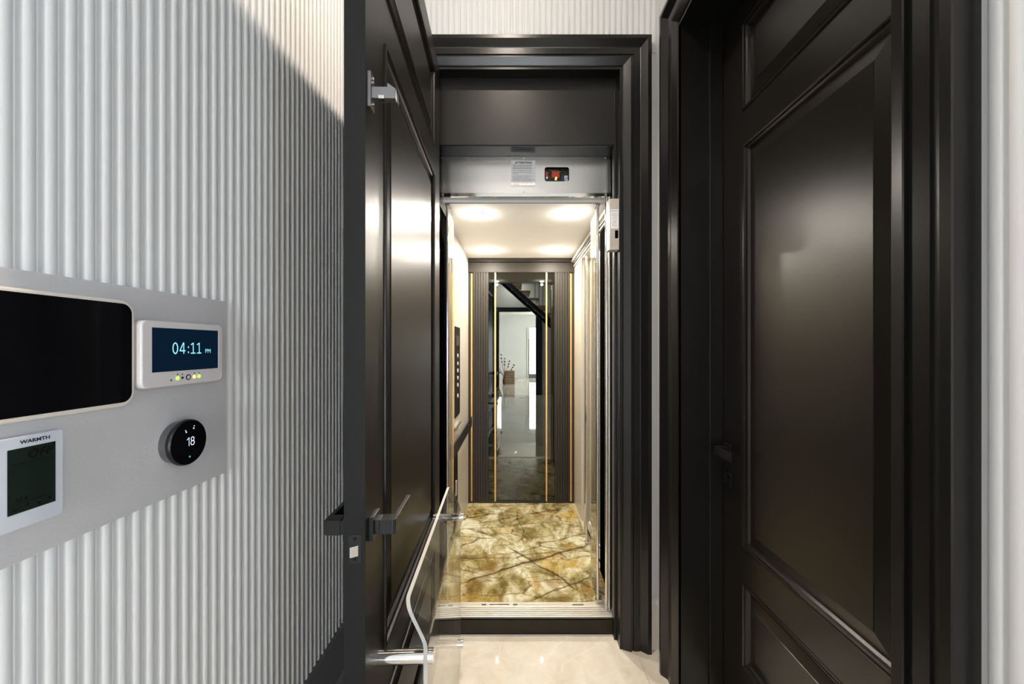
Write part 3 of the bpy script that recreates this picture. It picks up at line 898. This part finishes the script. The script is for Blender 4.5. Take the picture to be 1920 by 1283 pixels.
ps = empty('phone_cabinet', (CAB_L, 2.64, CAB_Z + 0.02), 0, 'narrow dark recessed cabinet strip below the handrail', 'cabinet')
MB().box(0.0, 0.004, 0.0, 0.165, 0.0, 0.64).build('cabinet_door', 'black_matte', ps, 0.0008)
MB().box(0.004, 0.012, 0.045, 0.075, 0.33, 0.43).build('latch', 'beige_box', ps, 0.001)
tag(MB().box(CAB_L, CAB_L + 0.020, 2.64, 2.86, 0.905, 0.913).build('ledge_strip', 'chrome', None), 'thin steel ledge strip just above the handrail', 'strip')

# folding gate panels at the lift entrance and in the side opening
def gate(loc, rz, wid, ht, label, foot):
    r = empty('folding_gate_panel', loc, rz, label, 'gate panel', 'clear folding gate panels of the lift')
    MB().prism(rrect(0.006, wid, 0.03, ht, 0.012, 4), 'y', -0.004, 0.004).build('glass_leaf', 'gate_glass', r)
    MB().cyl((0, 0, 0.004), (0, 0, ht + 0.035), 0.0075, 14).build('pivot_rod', 'chrome', r, smooth=True)
    MB().box(0.000, 0.010, -0.006, 0.006, 0.03, ht).build('front_stile', 'chrome', r, 0.001)
    MB().box(-0.01, 0.05, -0.012, 0.012, ht + 0.022, ht + 0.034).build('top_pivot', 'grey_metal', r, 0.001)
    MB().prism([(-0.010, 0.010), (0.016, 0.012), (0.010, -0.016 - foot), (-0.004, -0.018 - foot)], 'z', 0.006, 0.020).build('foot_bracket', 'chrome', r, 0.001)
    return r
gate((0.4375, 2.112, CAB_Z), math.pi / 2 - 0.02, 0.195, 2.085, 'clear folded gate panel at the right of the lift opening', -0.0)
gate((-0.3600, 2.112, CAB_Z), math.pi / 2 + 0.0, 0.195, 2.085, 'clear folded gate panel at the left of the lift opening', -0.0)
gate((0.490, 2.74, CAB_Z), math.pi / 2 - 0.1, 0.20, 1.96, 'clear folded gate panel in the right side opening of the lift', -0.0)
tag(MB().cyl((-0.36, 2.112, 2.2105), (0.4375, 2.112, 2.2105), 0.0025, 8).build('gate_cable', 'grey_metal'), 'thin cable strung between the two gate tops', 'cable')

# downlights
def downlight(loc, r, m, watts, col, label, group, lightname, spread=2.6, dz=0.012, bulb=False):
    t = empty('downlight', loc, 0, label, 'downlight', group)
    MB().lathe((0, 0, 0), (0, 0, 1), [(r * 1.5, -0.001), (r * 1.45, -0.004), (r * 1.05, -0.004), (r * 1.0, 0.0)], 24).build('bezel', 'white_paint', t)
    MB().cyl((0, 0, -0.0046), (0, 0, -0.0042), r, 20).build('lens', m, t)
    if bulb:
        d = bpy.data.lights.new(lightname, 'POINT')
        d.energy = watts; d.color = col; d.shadow_soft_size = 0.014
        l = bpy.data.objects.new(lightname, d); COL.objects.link(l); l.location = (0, 0, -0.045)
        l.parent = t
        l = area_light(lightname, (0, 0, -dz), (0, 0, 0), r * 1.6, r * 1.6, watts * 11.2, col, 'DISK', math.pi)
    else:
        l = area_light(lightname, (0, 0, -dz), (0, 0, 0), r * 1.6, r * 1.6, watts, col, 'DISK', spread)
    l.parent = t
    return t
WARM = (1.0, 0.925, 0.82)
for (x, y_, s_) in ((-0.2125, 2.297, 'front left'), (0.310, 2.297, 'front right'), (-0.216, 3.175, 'rear left'), (0.315, 3.175, 'rear right')):
    downlight((x, y_, CAB_TOP), 0.024, 'lamp_warm', 1.0, WARM, s_ + ' small round downlight in the lift ceiling', 'downlights in the lift ceiling', 'lift_lamp', bulb=True)
hl = downlight((-0.045, 1.20, CEIL), 0.020, 'lamp_neutral', 6.3, (1.0, 0.86, 0.72), 'round downlight in the hall ceiling before the lift', None, 'hall_lamp', math.pi)
sp = bpy.data.lights.new('hall_lamp_beam', 'SPOT')
sp.energy = 132.0; sp.color = (1.0, 0.86, 0.71); sp.spot_size = math.radians(98); sp.spot_blend = 1.0; sp.shadow_soft_size = 0.012
so = bpy.data.objects.new('hall_lamp_beam', sp); COL.objects.link(so); so.parent = hl; so.location = (0, 0, -0.02)
downlight((-0.25, -2.70, CEIL), 0.035, 'lamp_neutral', 26.0, (1.0, 0.95, 0.90), 'unseen downlight added in the hall ceiling by the stair', None, 'hall_lamp', 3.0)  # unseen lamp, added to brighten the right wall and header notice

# ------------------------------------------------------------------ control plate on the left wall and its devices
XP = -0.617
tag(MB().prism(rrect(0.30, 0.8516, 1.181, 1.546, 0.002, 2), 'x', XL - 0.002, XP).build('mounting_plate', 'plate_paint', None, 0.0015), 'smooth white plate let into the fluted wall behind the wall devices', 'plate')

def dev(name, y_, z_, label, cat):
    return empty(name, (XP, y_, z_), math.pi / 2, label, cat)     # local x -> +Y, local -y -> out of the wall
# tablet
tb = dev('wall_tablet', 0.508, 1.4395, 'large wall tablet with a black blank screen in a cream case', 'tablet')
MB().prism(rrect(-0.125, 0.125, -0.082, 0.082, 0.020), 'y', -0.013, 0.0).build('case', 'plastic_cream', tb, 0.003)
MB().prism(rrect(-0.119, 0.119, -0.0755, 0.0765, 0.015), 'y', -0.0136, -0.0126).build('screen', 'black_gloss', tb)
for i in range(4):
    MB().cyl((0.1245, -0.004, 0.012 - i * 0.007), (0.1253, -0.004, 0.012 - i * 0.007), 0.0011, 8).build('speaker_hole', 'ink', tb)
# alarm keypad
kp = dev('alarm_keypad', 0.7248, 1.437, 'white alarm keypad showing the time 04:11 PM', 'keypad')
MB().prism(rrect(-0.0885, 0.0885, -0.056, 0.056, 0.010), 'y', -0.020, -0.006).build('housing', 'plastic_white', kp, 0.0025)
MB().prism(rrect(-0.083, 0.083, -0.050, 0.050, 0.006), 'y', -0.008, 0.0).build('back_shell', 'plastic_white', kp)
MB().box(-0.0703, 0.0745, -0.0206, -0.0198, -0.030, 0.0445).build('screen', 'screen_blue', kp)
MB().box(0.0745, 0.0765, -0.0208, -0.0198, -0.030, 0.0445).build('screen_edge', 'paper_white', kp)
strokes('clock_digits', '04:11', 0.0185, 0.0019, 'digit_cyan', kp, (0.0015, -0.0209, 0.0100), {'0': .80, '4': .84, ':': .42, '1': .76})
text('clock_suffix', 'PM', 0.0115, 'digit_cyan', kp, (0.0480, -0.0209, 0.0040), sx=1.0)
for (x, m_, r_) in ((-0.0208, 'led_green', 0.0032), (-0.0108, 'ink', 0.002), (0.0157, 'led_orange', 0.0030), (0.0269, 'led_green', 0.0030)):
    MB().cyl((x, -0.0212, -0.0430), (x, -0.0195, -0.0430), r_, 14).build('indicator_light', m_, kp)
    MB().box(x - 0.0012, x + 0.0012, -0.0204, -0.0198, -0.0375, -0.0355).build('icon', 'grey_metal', kp)
MB().lathe((0.0022, -0.0198, -0.0430), (0, -1, 0), [(0.0052, 0.0), (0.0052, 0.001), (0.0036, 0.001), (0.0034, 0.0004)], 18).build('button', 'ink', kp)
MB().cyl((0.0022, -0.0206, -0.0430), (0.0022, -0.0197, -0.0430), 0.0036, 16).build('button_cap', 'plastic_white', kp)
MB().cyl((-0.0340, -0.0204, -0.0455), (-0.0340, -0.0197, -0.0455), 0.0016, 10).build('microphone_hole', 'grey_metal', kp)
# round thermostat
th = dev('round_thermostat', 0.7246, 1.276, 'round black thermostat showing 18', 'thermostat')
MB().lathe((0, 0, 0), (0, -1, 0), [(0.037, 0.0), (0.038, 0.010), (0.038, 0.015)], 48).build('base_ring', 'grey_metal', th, smooth=True)
MB().lathe((0, 0, 0), (0, -1, 0), [(0.0400, 0.0145), (0.0415, 0.017), (0.0415, 0.0215), (0.0400, 0.0235)], 48).build('dial_ring', 'black_metal', th, smooth=True)
MB().lathe((0, 0, 0), (0, -1, 0), [(0.0402, 0.0230), (0.0398, 0.0240), (0.036, 0.0244)], 48).build('face', 'black_gloss', th, smooth=True)
strokes('temperature', 'i8', 0.0145, 0.0013, 'digit_white', th, (0.0025, -0.0247, 0.0010), {'i': .62, '8': .62})
MB().cyl((0.0005, -0.0248, -0.0265), (0.0005, -0.0243, -0.0265), 0.0016, 12).build('status_dot', 'led_dim_green', th)
for (x, z, r_) in ((-0.0085, 0.0225, 0.001), (-0.0072, 0.0195, 0.0014), (0.0105, 0.0275, 0.0010), (0.0095, 0.0235, 0.0014)):
    MB().cyl((x, -0.0247, z), (x, -0.0243, z), r_, 10).build('dial_mark', 'digit_white', th)
# floor heating thermostat
fh = dev('floor_thermostat', 0.4985, 1.283, 'white floor heating thermostat with a dark display reading OFF', 'thermostat')
MB().prism(rrect(-0.036, 0.036, -0.0565, 0.0565, 0.002, 2), 'y', -0.011, 0.0).build('housing', 'plastic_blue_white', fh, 0.0012)
MB().box(-0.0235, 0.0262, -0.0114, -0.0108, -0.0365, 0.0425).build('display', 'lcd_green', fh)
text('brand_text', 'WARMTH', 0.0062, 'ink', fh, (0.0045, -0.0113, 0.0492), sx=1.15, bold=0.00022, shear=0.0)
text('display_text', 'OFF', 0.0150, 'lcd_ink', fh, (0.0085, -0.0116, 0.0325), shear=0.15, bold=0.0003)
text('display_text', '23.4', 0.0075, 'lcd_ink', fh, (-0.0105, -0.0116, -0.0205), shear=0.1)
for i, x in enumerate((-0.017, -0.004, 0.008, 0.019)):
    s_ = 1 if i % 2 else -1
    MB().prism([(x - 0.0025, -0.030), (x + 0.0025, -0.030), (x, -0.030 + 0.004 * s_)], 'y', -0.0116, -0.0113).build('touch_key', 'lcd_ink', fh)
for z in (-0.0245, 0.024):
    MB().box(-0.020, 0.023, -0.0116, -0.0113, z - 0.0002, z + 0.0002).build('display_rule', 'lcd_ink', fh)

# ------------------------------------------------------------------ hall and room behind the viewer (seen in the mirror)
tag(MB().box(-0.75, -0.53, -5.12, -5.0, 0, CEIL).box(0.66, 3.2, -5.12, -5.0, 0, CEIL).box(-0.53, 0.66, -5.12, -5.0, 2.52, CEIL).build('wall_portal', 'white_paint'),
    'white wall with the dark framed opening to the far room', None, None, 'structure')
tr3 = empty('trim_3', (0, 0, 0), 0, 'dark frame of the opening to the far room', None, None, 'structure')
box('frame_post', 'navy_frame', -0.60, -0.48, -5.14, -4.96, 0, 2.62, tr3, 0.002)
box('frame_post', 'navy_frame', 0.62, 0.80, -5.14, -4.96, 0, 2.62, tr3, 0.002)
box('frame_head', 'navy_frame', -0.48, 0.62, -5.14, -4.96, 2.49, 2.62, tr3, 0.002)
# hall side: opens to the right; window added to light the left wall
whr = MB().box(3.0, 3.1, -5.0, -1.85, 0, CEIL).box(3.0, 3.1, 0.35, 0.40, 0, CEIL).box(3.0, 3.1, -1.85, 0.35, 2.75, CEIL).box(3.0, 3.1, -1.85, 0.35, 0, 0.5).build('wall_hall_right', 'white_paint')
tag(whr, 'white hall wall around the added window', None, None, 'structure')
tag(box('wall_hall_front', 'white_paint', XR + 0.20, 3.1, 0.28, 0.40, 0, CEIL), 'white hall wall', None, None, 'structure')
win = empty('added_window_1', (3.05, -0.75, 0.5), 0, 'wide unseen window added at the side of the hall for light', None, None, 'structure')
box('glass_pane', 'window_glass', -0.004, 0.004, -1.06, 1.06, 0.04, 2.21, win)
for (a, b_) in ((-1.10, -1.05), (-0.025, 0.025), (1.05, 1.10)):
    box('window_frame', 'skirting_white', -0.03, 0.03, a, b_, 0.0, 2.25, win)
# far room
tag(MB().box(-3.2, 0.55, -11.6, -11.5, 0, 2.9).box(1.65, 3.2, -11.6, -11.5, 0, 2.9).box(0.55, 1.65, -11.6, -11.5, 2.32, 2.9).build('wall_far', 'white_paint'), 'white far wall of the room', None, None, 'structure')
tag(box('wall_room_left', 'white_paint', -3.3, -3.2, -11.6, -5.12, 0, 2.9), 'white side wall of the far room', None, None, 'structure')
tag(MB().box(3.1, 3.2, -11.6, -10.4, 0, 2.9).box(3.1, 3.2, -6.0, -5.12, 0, 2.9).box(3.1, 3.2, -10.4, -6.0, 2.65, 2.9).box(3.1, 3.2, -10.4, -6.0, 0, 0.35).build('wall_room_right', 'white_paint'), 'white side wall of the far room around the added window', None, None, 'structure')
tag(box('ceiling', 'ceiling_paint', -3.3, 3.2, -11.6, -5.12, 2.9, 3.0), 'white ceiling of the far room', None, None, 'structure')
win2 = empty('window_2', (1.1, -11.55, 0.0), 0, 'tall glazed door in the far room', None, None, 'structure')
box('glass_pane', 'window_glass', -0.50, 0.50, -0.004, 0.004, 0.06, 2.26, win2)
for (a, b_) in ((-0.55, -0.49), (0.49, 0.55)):
    box('window_frame', 'skirting_white', a, b_, -0.06, 0.10, 0.0, 2.32, win2)
box('window_frame', 'skirting_white', -0.49, 0.49, -0.06, 0.10, 2.26, 2.32, win2)
box('roller_blind', 'blind_fabric', -0.48, 0.48, 0.035, 0.045, 1.80, 2.26, win2)
win3 = empty('added_window_3', (3.15, -8.2, 0.35), 0, 'large unseen side window added to light the far room', None, None, 'structure')  # out of view, put in only for its light
box('glass_pane', 'window_glass', -0.004, 0.004, -2.15, 2.15, 0.04, 2.26, win3)
for a in (-2.18, -0.70, 0.70, 2.12):
    box('window_frame', 'skirting_white', -0.03, 0.03, a, a + 0.06, 0.0, 2.30, win3)
downlight((-0.05, -4.55, CEIL - 0.02), 0.035, 'lamp_neutral', 45.0, (0.95, 0.97, 1.0), 'unseen downlight added to brighten the wall over the opening', None, 'added_portal_lamp', math.pi)  # lamp added close to the portal wall to brighten it in the mirror
downlight((0.02, -9.4, 2.9), 0.05, 'lamp_room', 6.0, (1.0, 0.95, 0.9), 'round downlight in the far room ceiling, seen in the mirror', None, 'room_lamp', 3.0)

# open-tread stair, descending to the right
st = empty('staircase', (0, -3.2, 0), 0, 'open stair with wooden treads on dark stringers, seen in the mirror', 'staircase')
SL = (2.06 - 2.87) / 0.906
def stringer(y0, y1):
    xa, xb = -0.55, 2.72
    za, zb = 2.87 + SL * (xa + 0.04), 2.87 + SL * (xb + 0.04)
    return MB().prism([(xa, za), (xb, zb), (xb, zb + 0.14), (xa, za + 0.14)], 'y', y0, y1).build('stringer', 'stair_steel', st)
stringer(-0.05, 0.0); stringer(-1.0, -0.95)
for i in range(14):
    x = -0.195 + i * 0.215
    z = 2.87 + SL * (x + 0.04) + 0.20
    MB().box(x - 0.13, x + 0.15, -0.95, -0.05, z, z + 0.06).build('tread', 'tread_wood', st, 0.002)
MB().box(2.60, 2.98, -1.0, 0.0, 0.0, 0.42).build('bottom_block', 'tread_wood', st, 0.002)
for i in range(5):
    x = 0.55 + i * 0.11
    z = 2.87 + SL * (x + 0.04) + 0.3
    MB().cyl((x, -0.975, z - 0.05), (x, -0.975, z + 0.85), 0.008, 8).build('baluster', 'stair_steel', st)

# crate with dried branches in the far room
cr = empty('wooden_crate', (-0.225, -8.62, 0), 0, 'wooden crate of two tiers on the far room floor', 'crate')
for k_ in range(2):
    z = k_ * 0.26
    for q in range(3):
        MB().box(-0.20, 0.20, 0.165, 0.18, z + 0.005 + q * 0.085, z + 0.080 + q * 0.085).build('slat', 'crate_wood', cr)
        MB().box(-0.20, 0.20, -0.18, -0.165, z + 0.005 + q * 0.085, z + 0.080 + q * 0.085).build('slat', 'crate_wood', cr)
        MB().box(-0.20, -0.185, -0.165, 0.165, z + 0.005 + q * 0.085, z + 0.080 + q * 0.085).build('slat', 'crate_wood', cr)
        MB().box(0.185, 0.20, -0.165, 0.165, z + 0.005 + q * 0.085, z + 0.080 + q * 0.085).build('slat', 'crate_wood', cr)
    MB().box(-0.185, 0.185, -0.165, 0.165, z + 0.235, z + 0.25).build('shelf_board', 'crate_wood', cr)
br = empty('dried_branches', (-0.42, -8.30, 0), 0, 'dark dried branches in a vase beside the crate', 'branches')
MB().lathe((0, 0, 0), (0, 0, 1), [(0.05, 0.0), (0.075, 0.10), (0.05, 0.22), (0.03, 0.30), (0.036, 0.32)], 20).build('vase', 'branch_brown', br, smooth=True)
for i, (dx, dz, r_) in enumerate(((-0.30, 0.55, 0.010), (0.02, 0.70, 0.012), (-0.12, 0.85, 0.009), (0.20, 0.60, 0.009), (0.38, 0.45, 0.007), (-0.22, 0.30, 0.009))):
    m0 = Vector((dx * 0.45, 0.02 * i - 0.05, 0.30 + dz * 0.4))
    b = MB().cyl((0, 0, 0.26), m0, r_, 8, r_ * 0.8).cyl(m0, (dx, 0.03 * i - 0.08, 0.30 + dz), r_ * 0.8, 8, r_ * 0.4)
    for q in range(3):
        c = Vector((dx, 0.03 * i - 0.08, 0.30 + dz)) * (0.75 + 0.12 * q)
        b.lathe(c, (random.uniform(-1, 1), random.uniform(-1, 1), 0.4), [(0.004, -0.04), (0.03, 0.0), (0.004, 0.05)], 8)
    b.build('branch', 'branch_brown', br)
